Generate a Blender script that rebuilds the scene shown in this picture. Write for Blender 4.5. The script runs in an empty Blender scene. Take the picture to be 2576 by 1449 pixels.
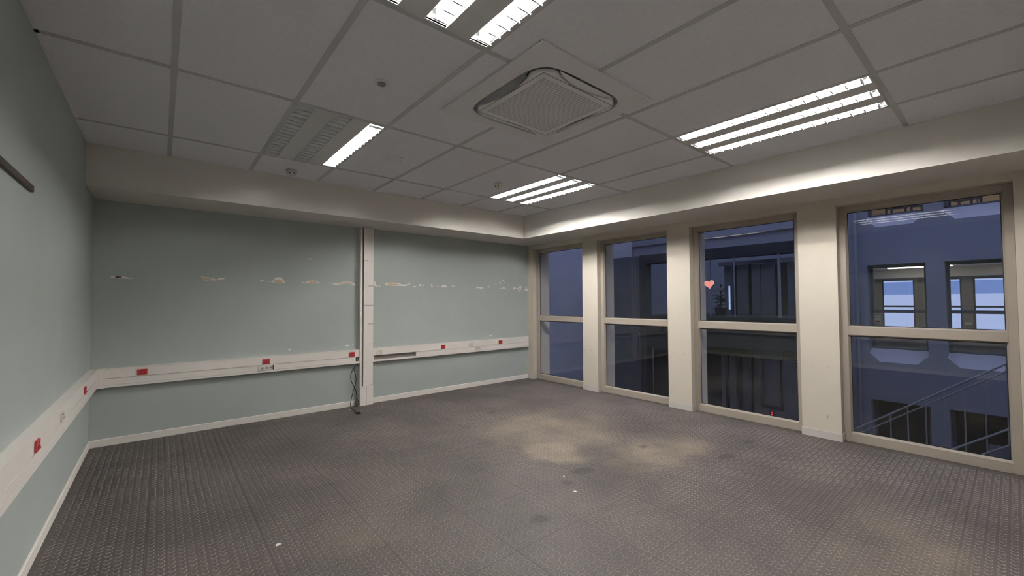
import bpy, bmesh, math, random
from mathutils import Matrix, Vector

random.seed(7)
SC = bpy.context.scene
COL = SC.collection
PI = math.pi

# ------------------------------------------------------------------ camera
H = 2.5445                    # ceiling height
XL, XW = -0.507, 4.7025       # left wall, window wall
YB, YF = 2.383, -3.35         # back wall, unseen wall set close behind the camera for bounce light
XK, YK, ZK = 4.09, 1.785, 2.212   # bulkhead faces and underside
CAM = Vector((-0.0328, -2.8754, 1.2800))


def cam_matrix():
    rx, ry, rz = 0.0318, 0.0043, -0.6958
    R = Matrix.Rotation(rz, 3, 'Z') @ Matrix.Rotation(rx, 3, 'X') @ Matrix.Rotation(ry, 3, 'Y')
    r, f, u = R @ Vector((1, 0, 0)), R @ Vector((0, 1, 0)), R @ Vector((0, 0, 1))
    m = Matrix((r, u, -f)).transposed().to_4x4()
    m.translation = CAM
    return m


cd = bpy.data.cameras.new('camera')
cd.sensor_width = 36.0
cd.lens = 1056.44 / 2576 * 36.0
cd.clip_start = 0.02
cd.clip_end = 300
cam = bpy.data.objects.new('camera', cd)
COL.objects.link(cam)
cam.matrix_world = cam_matrix()
SC.camera = cam

# ------------------------------------------------------------------ world: even dusk sky
w = bpy.data.worlds.new('dusk')
SC.world = w
w.use_nodes = True
nt = w.node_tree
nt.nodes.clear()
wo = nt.nodes.new('ShaderNodeOutputWorld')
bg = nt.nodes.new('ShaderNodeBackground')
bg.inputs['Color'].default_value = (0.43, 0.52, 0.86, 1)
bg.inputs['Strength'].default_value = 0.92
nt.links.new(bg.outputs[0], wo.inputs[0])

SC.view_settings.view_transform = 'Standard'
SC.view_settings.look = 'None'
SC.view_settings.gamma = 1.0
SC.view_settings.use_curve_mapping = False
SC.view_settings.exposure = 0.42
cy = SC.cycles
cy.use_denoising = True
cy.use_light_tree = False
cy.use_adaptive_sampling = True
cy.adaptive_threshold = 0.03
cy.max_bounces = 7
cy.diffuse_bounces = 4
cy.glossy_bounces = 3
cy.transmission_bounces = 6
cy.transparent_max_bounces = 24
cy.caustics_reflective = False
cy.caustics_refractive = False
cy.sample_clamp_indirect = 8.0

LAMP_L = 235.0                # radiance of a lit fluorescent tube
LAMP_COL = (1.0, 0.965, 0.92)


# ------------------------------------------------------------------ materials
def nodes_of(name):
    m = bpy.data.materials.new(name)
    m.use_nodes = True
    n = m.node_tree.nodes
    return m, n, m.node_tree.links, n['Principled BSDF']


def mat(name, col, rough=0.6, metal=0.0, var=0.06, scale=6.0, bump=0.0, bscale=120.0, spec=0.5):
    """plain paint / plastic / metal with a little procedural mottling"""
    m, n, l, b = nodes_of(name)
    b.inputs['Roughness'].default_value = rough
    b.inputs['Metallic'].default_value = metal
    b.inputs['Specular IOR Level'].default_value = spec
    g = n.new('ShaderNodeNewGeometry')
    t = n.new('ShaderNodeTexNoise')
    t.inputs['Scale'].default_value = scale
    t.inputs['Detail'].default_value = 4
    l.new(g.outputs['Position'], t.inputs['Vector'])
    r = n.new('ShaderNodeMapRange')
    r.inputs['From Min'].default_value = 0.25
    r.inputs['From Max'].default_value = 0.75
    r.inputs['To Min'].default_value = 1 - var
    r.inputs['To Max'].default_value = 1 + var
    l.new(t.outputs['Fac'], r.inputs['Value'])
    mx = n.new('ShaderNodeVectorMath')
    mx.operation = 'SCALE'
    mx.inputs[0].default_value = col
    l.new(r.outputs[0], mx.inputs['Scale'])
    l.new(mx.outputs[0], b.inputs['Base Color'])
    if bump:
        t2 = n.new('ShaderNodeTexNoise')
        t2.inputs['Scale'].default_value = bscale
        l.new(g.outputs['Position'], t2.inputs['Vector'])
        bp = n.new('ShaderNodeBump')
        bp.inputs['Strength'].default_value = bump
        bp.inputs['Distance'].default_value = 0.002
        l.new(t2.outputs['Fac'], bp.inputs['Height'])
        l.new(bp.outputs[0], b.inputs['Normal'])
    return m


def emit(name, col, s):
    m = bpy.data.materials.new(name)
    m.use_nodes = True
    n = m.node_tree.nodes
    n.clear()
    o = n.new('ShaderNodeOutputMaterial')
    e = n.new('ShaderNodeEmission')
    e.inputs['Color'].default_value = (*col, 1)
    e.inputs['Strength'].default_value = s
    m.node_tree.links.new(e.outputs[0], o.inputs[0])
    m.cycles.emission_sampling = 'FRONT'
    return m


def glass(name, tint=(0.945, 0.955, 0.955), f0=0.07):
    m = bpy.data.materials.new(name)
    m.use_nodes = True
    n, l = m.node_tree.nodes, m.node_tree.links
    n.clear()
    o = n.new('ShaderNodeOutputMaterial')
    tr = n.new('ShaderNodeBsdfTransparent')
    tr.inputs['Color'].default_value = (*tint, 1)
    gl = n.new('ShaderNodeBsdfGlossy')
    gl.inputs['Roughness'].default_value = 0.0
    lw = n.new('ShaderNodeLayerWeight')
    lw.inputs['Blend'].default_value = 0.5
    p = n.new('ShaderNodeMath'); p.operation = 'POWER'; p.inputs[1].default_value = 5.0
    l.new(lw.outputs['Facing'], p.inputs[0])
    a = n.new('ShaderNodeMath'); a.operation = 'MULTIPLY_ADD'
    a.inputs[1].default_value = 1 - f0; a.inputs[2].default_value = f0
    l.new(p.outputs[0], a.inputs[0])
    mx = n.new('ShaderNodeMixShader')
    l.new(a.outputs[0], mx.inputs[0]); l.new(tr.outputs[0], mx.inputs[1]); l.new(gl.outputs[0], mx.inputs[2])
    l.new(mx.outputs[0], o.inputs[0])
    return m


def floor_mat(name, base, light, dusty=1.0):
    """worn grey-brown rubber: broad dusty areas, dark spills, fine dirt (all in floor coordinates)"""
    m, n, l, b = nodes_of(name)
    b.inputs['Roughness'].default_value = 0.55
    b.inputs['Specular IOR Level'].default_value = 0.35
    g = n.new('ShaderNodeNewGeometry')
    pos = g.outputs['Position']

    def noise(sc, det=4, rough=0.55):
        t = n.new('ShaderNodeTexNoise')
        t.inputs['Scale'].default_value = sc
        t.inputs['Detail'].default_value = det
        t.inputs['Roughness'].default_value = rough
        l.new(pos, t.inputs['Vector'])
        return t.outputs['Fac']

    def mrange(v, a, c, lo=0.0, hi=1.0):
        r = n.new('ShaderNodeMapRange'); r.interpolation_type = 'SMOOTHSTEP'
        r.inputs['From Min'].default_value = a; r.inputs['From Max'].default_value = c
        r.inputs['To Min'].default_value = lo; r.inputs['To Max'].default_value = hi
        l.new(v, r.inputs['Value'])
        return r.outputs[0]

    def math_(op, a, c):
        x = n.new('ShaderNodeMath'); x.operation = op; x.use_clamp = True
        for i, v in enumerate((a, c)):
            if isinstance(v, (int, float)):
                x.inputs[i].default_value = v
            else:
                l.new(v, x.inputs[i])
        return x.outputs[0]

    warp = n.new('ShaderNodeTexNoise')
    warp.inputs['Scale'].default_value = 3.5
    warp.inputs['Detail'].default_value = 5
    l.new(pos, warp.inputs['Vector'])
    wv = n.new('ShaderNodeVectorMath'); wv.operation = 'SUBTRACT'
    l.new(warp.outputs['Color'], wv.inputs[0]); wv.inputs[1].default_value = (0.5, 0.5, 0.5)

    def blob(cx, cy_, rx, ry, warpamt, hard):
        sc = n.new('ShaderNodeVectorMath'); sc.operation = 'SCALE'
        l.new(wv.outputs[0], sc.inputs[0]); sc.inputs['Scale'].default_value = warpamt
        ad = n.new('ShaderNodeVectorMath'); ad.operation = 'ADD'
        l.new(pos, ad.inputs[0]); l.new(sc.outputs[0], ad.inputs[1])
        su = n.new('ShaderNodeVectorMath'); su.operation = 'SUBTRACT'
        l.new(ad.outputs[0], su.inputs[0]); su.inputs[1].default_value = (cx, cy_, 0)
        mu = n.new('ShaderNodeVectorMath'); mu.operation = 'MULTIPLY'
        l.new(su.outputs[0], mu.inputs[0]); mu.inputs[1].default_value = (1 / rx, 1 / ry, 0)
        le = n.new('ShaderNodeVectorMath'); le.operation = 'LENGTH'
        l.new(mu.outputs[0], le.inputs[0])
        return mrange(le.outputs['Value'], 1.0, hard, 0.0, 1.0)

    def total(items):
        acc = None
        for it in items:
            acc = it if acc is None else math_('ADD', acc, it)
        return acc

    dust = total([blob(3.05, 0.15, 0.95, 1.05, 0.9, 0.1), blob(3.25, -0.9, 0.68, 0.38, 0.5, 0.4),
                  blob(2.55, -0.35, 0.3, 0.35, 0.5, 0.4), blob(3.0, -2.45, 1.1, 0.45, 0.6, -0.9),
                  blob(0.85, -0.5, 0.35, 0.4, 0.6, -1.4)])
    dust = math_('MULTIPLY', dust, mrange(noise(2.2), 0.32, 0.62, 0.35, 1.0))
    spill = total([blob(2.42, -0.79, 0.11, 0.08, 0.22, 0.4), blob(2.20, -0.83, 0.05, 0.07, 0.12, 0.3),
                   blob(4.07, -1.30, 0.10, 0.05, 0.12, 0.3), blob(1.71, -1.05, 0.07, 0.06, 0.16, 0.3),
                   blob(3.54, -1.33, 0.12, 0.06, 0.2, 0.3), blob(3.25, -0.75, 0.06, 0.05, 0.1, 0.3),
                   blob(2.93, 1.02, 0.08, 0.05, 0.2, 0.3)])
    broad = mrange(noise(1.3, 4), 0.3, 0.7, 0.74, 1.20)
    fine = mrange(noise(38, 5, 0.7), 0.3, 0.7, 0.86, 1.12)
    sp = mrange(noise(260, 2, 0.8), 0.74, 0.86, 0.0, 0.35)

    def mixc(fac, a, c):
        x = n.new('ShaderNodeMix'); x.data_type = 'RGBA'
        if isinstance(fac, float): x.inputs[0].default_value = fac
        else: l.new(fac, x.inputs[0])
        for idx, v in ((6, a), (7, c)):
            if isinstance(v, tuple): x.inputs[idx].default_value = (*v, 1)
            else: l.new(v, x.inputs[idx])
        return x.outputs[2]

    c = mixc(math_('MULTIPLY', dust, 0.85 * dusty), base, light)
    c = mixc(math_('MULTIPLY', sp, 0.6), c, light)
    s1 = n.new('ShaderNodeVectorMath'); s1.operation = 'SCALE'
    l.new(c, s1.inputs[0]); l.new(broad, s1.inputs['Scale'])
    s2 = n.new('ShaderNodeVectorMath'); s2.operation = 'SCALE'
    l.new(s1.outputs[0], s2.inputs[0]); l.new(fine, s2.inputs['Scale'])
    c = mixc(math_('MULTIPLY', spill, 0.55), s2.outputs[0], (0.02, 0.018, 0.017))
    l.new(c, b.inputs['Base Color'])
    return m


M = {}
M['teal'] = mat('teal wall paint', (0.425, 0.468, 0.455), 0.75, var=0.045, scale=1.6, bump=0.06, bscale=220)
M['cream'] = mat('cream wall paint', (0.60, 0.550, 0.475), 0.7, var=0.03, scale=2.5, bump=0.05, bscale=260)
M['bulk'] = mat('white plasterboard paint', (0.74, 0.705, 0.655), 0.75, var=0.02, scale=2)
M['tile'] = mat('mineral fibre ceiling tile', (0.90, 0.90, 0.945), 0.9, var=0.035, scale=40, bump=0.25, bscale=400)
M['tee'] = mat('grey painted ceiling grid', (0.58, 0.57, 0.57), 0.55, var=0.03)
M['skirt'] = mat('grey vinyl skirting', (0.55, 0.525, 0.50), 0.5, var=0.03)
M['skirtw'] = mat('off white skirting', (0.84, 0.80, 0.75), 0.5, var=0.04)
M['pvc'] = mat('white pvc trunking', (0.86, 0.81, 0.765), 0.42, var=0.02, scale=5)
M['pvcdark'] = mat('trunking inside', (0.24, 0.22, 0.21), 0.7)
M['red'] = mat('red socket plastic', (0.46, 0.030, 0.035), 0.4)
M['white'] = mat('white socket plastic', (0.72, 0.68, 0.62), 0.35)
M['black'] = mat('black plastic', (0.012, 0.012, 0.013), 0.45)
M['hole'] = mat('dark slot', (0.02, 0.018, 0.018), 0.8)
M['steel'] = mat('bright pin metal', (0.75, 0.74, 0.72), 0.25, 1.0)
M['alu'] = mat('taupe powder coated aluminium', (0.375, 0.332, 0.282), 0.45, var=0.03)
M['gasket'] = mat('black rubber gasket', (0.008, 0.008, 0.009), 0.6)
M['glass'] = glass('window glass')
M['plaster'] = mat('bare tan plaster', (0.66, 0.51, 0.36), 0.9, var=0.1, scale=30)
M['undercoat'] = mat('torn white undercoat', (0.80, 0.78, 0.74), 0.85, var=0.05, scale=30)
M['brown'] = mat('brown old glue', (0.16, 0.085, 0.045), 0.8, var=0.2, scale=40)
M['floor'] = floor_mat('rubber floor', (0.080, 0.0675, 0.063), (0.235, 0.195, 0.150))
M['stud'] = floor_mat('rubber stud top', (0.068, 0.057, 0.053), (0.19, 0.158, 0.121))
M['rim'] = floor_mat('worn stud rim', (0.265, 0.233, 0.213), (0.35, 0.305, 0.25), 0.5)
M['screed'] = mat('dark floor adhesive', (0.045, 0.04, 0.037), 0.9)
M['lampface'] = mat('white luminaire panel', (0.70, 0.70, 0.69), 0.45, var=0.01)
M['reflector'] = mat('white enamelled reflector', (0.80, 0.81, 0.82), 0.5, 0.0, var=0.03, scale=30)
M['blade'] = mat('satin white louvre', (0.86, 0.87, 0.88), 0.45, 0.0, var=0.03, scale=30)
M['tube_a'] = emit('lit fluorescent tube, ageing', LAMP_COL, LAMP_L * 0.42)  # output cut to darken the left of the room, not by lamp age
M['tube_b'] = emit('lit fluorescent tube, old', LAMP_COL, LAMP_L * 0.80)  # output trimmed to balance the left side, not by lamp age
M['tube_c'] = emit('lit fluorescent tube, new', LAMP_COL, LAMP_L * 1.22)  # output raised to brighten the back wall, not by lamp age
M['tube_d'] = emit('lit fluorescent tube', LAMP_COL, LAMP_L * 0.86)
M['tube_off'] = mat('unlit fluorescent tube', (0.75, 0.76, 0.76), 0.3)
M['acwhite'] = mat('white air conditioner plastic', (0.86, 0.845, 0.85), 0.45, var=0.01)
M['acgrille'] = mat('grey intake grille', (0.62, 0.605, 0.60), 0.6, var=0.02)
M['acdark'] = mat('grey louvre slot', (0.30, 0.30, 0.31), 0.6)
M['detector'] = mat('ivory detector plastic', (0.66, 0.63, 0.58), 0.4)
M['grey'] = mat('mid grey plastic', (0.26, 0.255, 0.25), 0.5)
M['heart'] = mat('pink heart paper', (0.70, 0.23, 0.21), 0.6)
M['heartedge'] = mat('pale pink heart edge', (0.80, 0.45, 0.43), 0.6)
M['paper'] = mat('white paper scrap', (0.75, 0.74, 0.70), 0.8)
M['wood'] = mat('dark brown batten', (0.045, 0.030, 0.020), 0.5, var=0.2, scale=20)
# outside
M['concrete'] = mat('painted precast concrete', (0.31, 0.315, 0.365), 0.85, var=0.10, scale=0.8)
M['violet'] = mat('pale grey render', (0.56, 0.54, 0.60), 0.9, var=0.06, scale=0.5)
M['exframe'] = mat('dark aluminium frame', (0.10, 0.105, 0.12), 0.4)
M['exwall'] = mat('grey office wall', (0.34, 0.30, 0.28), 0.85)
M['carpet'] = mat('pale office carpet', (0.42, 0.38, 0.32), 0.95, var=0.15, scale=8)
M['darksteel'] = mat('dark painted steel', (0.045, 0.046, 0.055), 0.55)
M['steelgrey'] = mat('galvanised steel', (0.36, 0.37, 0.39), 0.5, 0.3)
M['panel'] = mat('grey cladding panel', (0.14, 0.145, 0.16), 0.85, var=0.05)
M['panel2'] = mat('dark cladding panel', (0.03, 0.031, 0.036), 0.85)
M["warm"] = mat("warm cream wall", (0.70, 0.50, 0.30), 0.85)
M['leaf'] = mat('dark green leaf', (0.035, 0.055, 0.035), 0.45, var=0.3, scale=9)
M['paving'] = mat('dark paving', (0.10, 0.10, 0.11), 0.9, var=0.15, scale=2)
M['led'] = emit('red display digit', (1.0, 0.06, 0.08), 1.2)
M['panel_on'] = emit('lit diffuser', (1.0, 0.95, 0.86), 5.0)
M['glow'] = emit('blue white strip', (0.45, 0.62, 1.0), 0.75)
M['blind'] = glass('blue sunscreen film', (0.62, 0.72, 0.86), 0.02)


# ------------------------------------------------------------------ mesh helpers
def world_loc(o):
    v = Vector((0, 0, 0))
    while o is not None:
        v += o.location
        o = o.parent
    return v


class MB:
    """collects shapes in world coordinates and links them as ONE mesh object"""

    def __init__(s):
        s.v, s.f, s.m = [], [], []

    def add(s, vs, fs, mi=0):
        k = len(s.v)
        s.v += [tuple(p) for p in vs]
        s.f += [tuple(i + k for i in f) for f in fs]
        s.m += [mi] * len(fs)
        return s

    def box(s, x0, x1, y0, y1, z0, z1, mi=0):
        x0, x1 = min(x0, x1), max(x0, x1); y0, y1 = min(y0, y1), max(y0, y1); z0, z1 = min(z0, z1), max(z0, z1)
        return s.add([(x0, y0, z0), (x1, y0, z0), (x1, y1, z0), (x0, y1, z0), (x0, y0, z1), (x1, y0, z1), (x1, y1, z1), (x0, y1, z1)],
                     [(0, 3, 2, 1), (4, 5, 6, 7), (0, 1, 5, 4), (1, 2, 6, 5), (2, 3, 7, 6), (3, 0, 4, 7)], mi)

    def prism(s, loop, axis, a, b, mi=0):
        """loop of 2-D points pushed along axis from a to b ('x': (y,z), 'y': (x,z), 'z': (x,y))"""
        def P(p, t):
            return {'x': (t, p[0], p[1]), 'y': (p[0], t, p[1]), 'z': (p[0], p[1], t)}[axis]
        n = len(loop)
        return s.add([P(p, a) for p in loop] + [P(p, b) for p in loop],
                     [tuple(range(n))[::-1], tuple(range(n, 2 * n))] + [(i, (i + 1) % n, (i + 1) % n + n, i + n) for i in range(n)], mi)

    def cyl(s, p0, p1, r0, r1=None, n=12, mi=0, caps=True):
        r1 = r0 if r1 is None else r1
        p0, p1 = Vector(p0), Vector(p1)
        d = (p1 - p0).normalized()
        a = d.orthogonal().normalized(); b = d.cross(a)
        vs = []
        for p, r in ((p0, r0), (p1, r1)):
            for i in range(n):
                t = 2 * PI * i / n
                vs.append(p + (a * math.cos(t) + b * math.sin(t)) * r)
        fs = [(i, (i + 1) % n, (i + 1) % n + n, i + n) for i in range(n)]
        if caps:
            fs += [tuple(range(n))[::-1], tuple(range(n, 2 * n))]
        return s.add(vs, fs, mi)

    def lathe(s, c, prof, n=28, mi=0):
        """profile of (radius, z offset) turned about the vertical axis through c"""
        c = Vector(c); vs, fs = [], []
        for r, z in prof:
            for i in range(n):
                t = 2 * PI * i / n
                vs.append((c.x + r * math.cos(t), c.y + r * math.sin(t), c.z + z))
        for k in range(len(prof) - 1):
            for i in range(n):
                j = (i + 1) % n
                fs.append((k * n + i, k * n + j, (k + 1) * n + j, (k + 1) * n + i))
        fs.append(tuple(range(n))[::-1]); fs.append(tuple((len(prof) - 1) * n + i for i in range(n)))
        return s.add(vs, fs, mi)

    def tube(s, pts, r, n=8, mi=0):
        pts = [Vector(p) for p in pts]
        vs, fs = [], []
        prev = None
        for i, p in enumerate(pts):
            d = (pts[min(i + 1, len(pts) - 1)] - pts[max(i - 1, 0)]).normalized()
            a = d.orthogonal().normalized() if prev is None else (prev - d * prev.dot(d)).normalized()
            prev = a
            b = d.cross(a)
            for k in range(n):
                t = 2 * PI * k / n
                vs.append(p + (a * math.cos(t) + b * math.sin(t)) * r)
        for i in range(len(pts) - 1):
            for k in range(n):
                j = (k + 1) % n
                fs.append((i * n + k, i * n + j, (i + 1) * n + j, (i + 1) * n + k))
        fs.append(tuple(range(n))[::-1]); fs.append(tuple((len(pts) - 1) * n + k for k in range(n)))
        return s.add(vs, fs, mi)

    def build(s, name, mats, parent=None, bevel=0.0, smooth=False, seg=1):
        if not isinstance(mats, (list, tuple)):
            mats = [mats]
        me = bpy.data.meshes.new(name)
        off = world_loc(parent)
        me.from_pydata([(a - off.x, b - off.y, c - off.z) for a, b, c in s.v], [], s.f)
        for m in mats:
            me.materials.append(m)
        me.polygons.foreach_set('material_index', s.m)
        bm = bmesh.new(); bm.from_mesh(me)
        bmesh.ops.recalc_face_normals(bm, faces=bm.faces)
        if bevel:
            es = [e for e in bm.edges if len(e.link_faces) == 2 and e.calc_face_angle(0) > 0.5]
            bmesh.ops.bevel(bm, geom=es, offset=bevel, segments=seg, affect='EDGES', profile=0.5)
        bm.to_mesh(me); bm.free()
        if smooth:
            for p in me.polygons:
                p.use_smooth = True
            try:
                me.set_sharp_from_angle(angle=math.radians(40))
            except Exception:
                pass
        me.update()
        o = bpy.data.objects.new(name, me)
        COL.objects.link(o)
        if parent is not None:
            o.parent = parent
        return o


def tag(o, label, cat, group=None, kind=None):
    o['label'] = label
    o['category'] = cat
    if group: o['group'] = group
    if kind: o['kind'] = kind
    return o


def thing(name, label, cat, loc, group=None, kind=None):
    o = bpy.data.objects.new(name, None)
    o.empty_display_size = 0.05
    o.matrix_world = Matrix.Translation(Vector(loc))
    COL.objects.link(o)
    bpy.context.view_layer.update()
    return tag(o, label, cat, group, kind)


def inst(src_mesh, name, loc, parent, rotz=0.0):
    """another object that shares mesh data; loc in the parent's space"""
    o = bpy.data.objects.new(name, src_mesh)
    COL.objects.link(o)
    o.location = loc
    o.rotation_euler = (0, 0, rotz)
    if parent is not None:
        o.parent = parent
    return o


# ================================================================== ROOM SHELL
BAYS = [(1.184, 2.255), (-0.162, 0.911), (-1.537, -0.448), (-2.887, -1.842)]   # window openings along y
XO = 5.085                    # outer face of the window wall
ZT = 2.142                    # window head

# ---- floor: adhesive bed, rubber tiles as parts, studs as parts
floor = MB().box(XL - 0.1, XW + 0.1, YF - 0.1, YB + 0.1, -0.30, -0.008).build('floor', M['screed'])
tag(floor, 'worn grey-brown rubber floor with rows of small round studs', 'floor', kind='structure')
TX, TY = 0.4875, 0.4840
tile_bm = MB()
e = 0.0002
tile_bm.add([(e, e, -0.008), (TX - e, e, -0.008), (TX - e, TY - e, -0.008), (e, TY - e, -0.008),
             (e, e, -0.001), (TX - e, e, -0.001), (TX - e, TY - e, -0.001), (e, TY - e, -0.001),
             (e + .0022, e + .0022, 0), (TX - e - .0022, e + .0022, 0), (TX - e - .0022, TY - e - .0022, 0), (e + .0022, TY - e - .0022, 0)],
            [(0, 1, 5, 4), (1, 2, 6, 5), (2, 3, 7, 6), (3, 0, 4, 7), (4, 5, 9, 8), (5, 6, 10, 9), (6, 7, 11, 10), (7, 4, 8, 11), (8, 9, 10, 11)])
proto = tile_bm.build('floor_tile', M['floor'])
tile_me = proto.data
bpy.data.objects.remove(proto)


def cut_tile(x0, x1, y0, y1):
    return MB().box(x0 + e, x1 - e, y0 + e, y1 - e, -0.008, 0).build('floor_tile', M['floor'], floor, bevel=0.0015)


stud_pts = []
PITCH = 0.0403
kx0 = math.floor((XL - 2.852) / TX); kx1 = math.ceil((XW + 0.09 - 2.852) / TX)
ky0 = math.floor((YF + 1.206) / TY); ky1 = math.ceil((YB + 1.206) / TY)
XEND = XW + 0.085
for i in range(kx0, kx1):
    for j in range(ky0, ky1):
        x0, y0 = 2.852 + i * TX, -1.206 + j * TY
        cx0, cx1, cy0, cy1 = max(x0, XL), min(x0 + TX, XEND), max(y0, YF), min(y0 + TY, YB)
        if cx1 - cx0 < 0.02 or cy1 - cy0 < 0.02:
            continue
        if (cx0, cx1, cy0, cy1) == (x0, x0 + TX, y0, y0 + TY):
            inst(tile_me, 'floor_tile', (x0, y0, 0), floor)
        else:
            cut_tile(cx0, cx1, cy0, cy1)
        for a in range(12):
            for b in range(12):
                sx = x0 + TX / 2 + (a - 5.5) * PITCH
                sy = y0 + TY / 2 + (b - 5.5) * PITCH
                if cx0 + .014 < sx < min(cx1, XW) - .014 and cy0 + .014 < sy < cy1 - .014 and sy > -3.34:
                    stud_pts.append((sx, sy))
NS = 14
ring = [(math.cos(2 * PI * k / NS), math.sin(2 * PI * k / NS)) for k in range(NS)]
RB, RM, RT, HS = 0.0138, 0.0131, 0.0113, 0.0019


def stud_geo(x, y):
    vs = [(x + c * RB, y + s_ * RB, 0.0) for c, s_ in ring] + [(x + c * RM, y + s_ * RM, HS * .8) for c, s_ in ring] + \
         [(x + c * RT, y + s_ * RT, HS) for c, s_ in ring]
    return vs


stud_faces = [(k, (k + 1) % NS, (k + 1) % NS + NS, k + NS) for k in range(NS)] + \
             [(k + NS, (k + 1) % NS + NS, (k + 1) % NS + 2 * NS, k + 2 * NS) for k in range(NS)] + [tuple(range(2 * NS, 3 * NS))]
stud_mi = [1] * (2 * NS) + [0]
sm = bpy.data.meshes.new('floor_stud')
sm.from_pydata(stud_geo(0, 0), [], stud_faces)
sm.materials.append(M['stud']); sm.materials.append(M['rim'])
sm.polygons.foreach_set('material_index', stud_mi)
sm.update()
fwd = cam.matrix_world.to_3x3() @ Vector((0, 0, -1))
rgt = cam.matrix_world.to_3x3() @ Vector((1, 0, 0))
upv = cam.matrix_world.to_3x3() @ Vector((0, 1, 0))


def in_view(x, y):
    d = Vector((x, y, 0)) - CAM
    zf = d.dot(fwd)
    if zf < 0.1:
        return None
    u, v = 0.5 + d.dot(rgt) / zf * 1056.44 / 2576, 0.5 - d.dot(upv) / zf * 1056.44 / 1449
    return zf if 0.0 < u < 1.0 and 0.0 < v < 1.0 else None


order = sorted(range(len(stud_pts)), key=lambda k: in_view(*stud_pts[k]) or 99)
near = set(order[:300])
bigv, bigf, bigm = [], [], []
for k, (x, y) in enumerate(stud_pts):
    if k in near:
        inst(sm, 'floor_stud', (x, y, 0), floor)
    else:
        o0 = len(bigv)
        bigv += stud_geo(x, y)
        bigf += [tuple(q + o0 for q in f) for f in stud_faces]
        bigm += stud_mi
me = bpy.data.meshes.new('floor_studs')
me.from_pydata(bigv, [], bigf)
me.materials.append(M['stud']); me.materials.append(M['rim'])
me.polygons.foreach_set('material_index', bigm)
me.update()
so = bpy.data.objects.new('floor_studs', me)
COL.objects.link(so); so.parent = floor
so['kind'] = 'stuff'

# ---- walls
wall_back = MB().box(XL - 0.12, XW + 0.38, YB, YB + 0.15, 0, H + 0.4).build('wall_back', M['teal'])
tag(wall_back, 'grey-green back wall with a row of torn paint patches', 'wall', kind='structure')
wall_left = MB().box(XL - 0.12, XL, YF - 0.15, YB, 0, H + 0.4).build('wall_left', M['teal'])
tag(wall_left, 'grey-green side wall close by on the left', 'wall', kind='structure')
wall_front = MB().box(XL - 0.12, XW + 0.38, YF - 0.15, YF, 0, H + 0.4).build('wall_front', M['bulk'])  # unseen wall, moved close and made pale to add bounce light
tag(wall_front, 'plain cream wall set close behind the viewpoint to bounce light', 'wall', kind='structure')
wb = MB()
edges = [YB] + [v for b in BAYS for v in (b[1], b[0])] + [YF]
for k in range(0, len(edges), 2):
    wb.box(XW, XO, edges[k + 1], edges[k], 0, ZT)
wb.box(XW, XO, YF, YB, ZT, H + 0.4)
wb.box(XW + 0.139, XO, YF, YB, -0.30, -0.001)
wall_right = wb.build('wall_right', M['cream'])
tag(wall_right, 'cream window wall with narrow piers between tall windows', 'wall', kind='structure')

# bulkheads around the ceiling edge
t1 = MB().prism([(XL, ZK), (XW, ZK), (XW, H + 0.3), (XL, H + 0.3)], 'y', YK, YB).build('trim_1', M['bulk'])
tag(t1, 'off-white boxed bulkhead above the grey-green back wall', 'bulkhead', kind='structure')
t2 = MB().prism([(YF, ZK), (YK, ZK), (YK, H + 0.3), (YF, H + 0.3)], 'x', XK, XW).build('trim_2', M['bulk'])
tag(t2, 'off-white boxed bulkhead above the windows', 'bulkhead', kind='structure')

# skirtings
VX0, VX1 = 1.862, 2.024       # vertical trunking
bb = MB().box(XL, VX0, YB - 0.012, YB, 0, 0.066).box(VX1, XW, YB - 0.012, YB, 0, 0.066).build('baseboard_back', M['skirtw'], bevel=0.003)
tag(bb, 'off-white skirting along the grey-green back wall', 'skirting', kind='structure')
bl = MB().box(XL, XL + 0.012, YF, YB - 0.012, 0, 0.066).build('baseboard_left', M['skirtw'], bevel=0.003)
tag(bl, 'off-white skirting along the left wall', 'skirting', kind='structure')
br = MB()
pier_ends = [(BAYS[0][1], YB - 0.012), (BAYS[1][1], BAYS[0][0]), (BAYS[2][1], BAYS[1][0]), (BAYS[3][1], BAYS[2][0]), (YF, BAYS[3][0])]
for k, (a, b) in enumerate(pier_ends):
    a2 = a - (0.006 if k < 4 else 0); b2 = b + (0.004 if k else 0)
    br.box(XW - 0.008, XW, a2, b2, 0, 0.070)
    if k < 4:
        br.box(XW, XW + 0.074, a - 0.006, a, 0, 0.070)
br = br.build('baseboard_right', M['skirt'])
tag(br, 'grey skirting strips at the foot of the cream piers', 'skirting', kind='structure')
# small screw holes left in the piers
for (yy, zz) in ((1.14, 0.575), (1.04, 0.575), (-0.235, 0.655), (-0.355, 0.655), (-1.625, 0.655), (-1.745, 0.655)):
    MB().cyl((XW - 0.0012, yy, zz), (XW + 0.001, yy, zz), 0.004, n=8).build('screw_hole', M['hole'], wall_right)
MB().box(XW - 0.001, XW, -1.741, -1.737, 0.185, 0.225).build('scuff_mark', M['grey'], wall_right)

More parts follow.
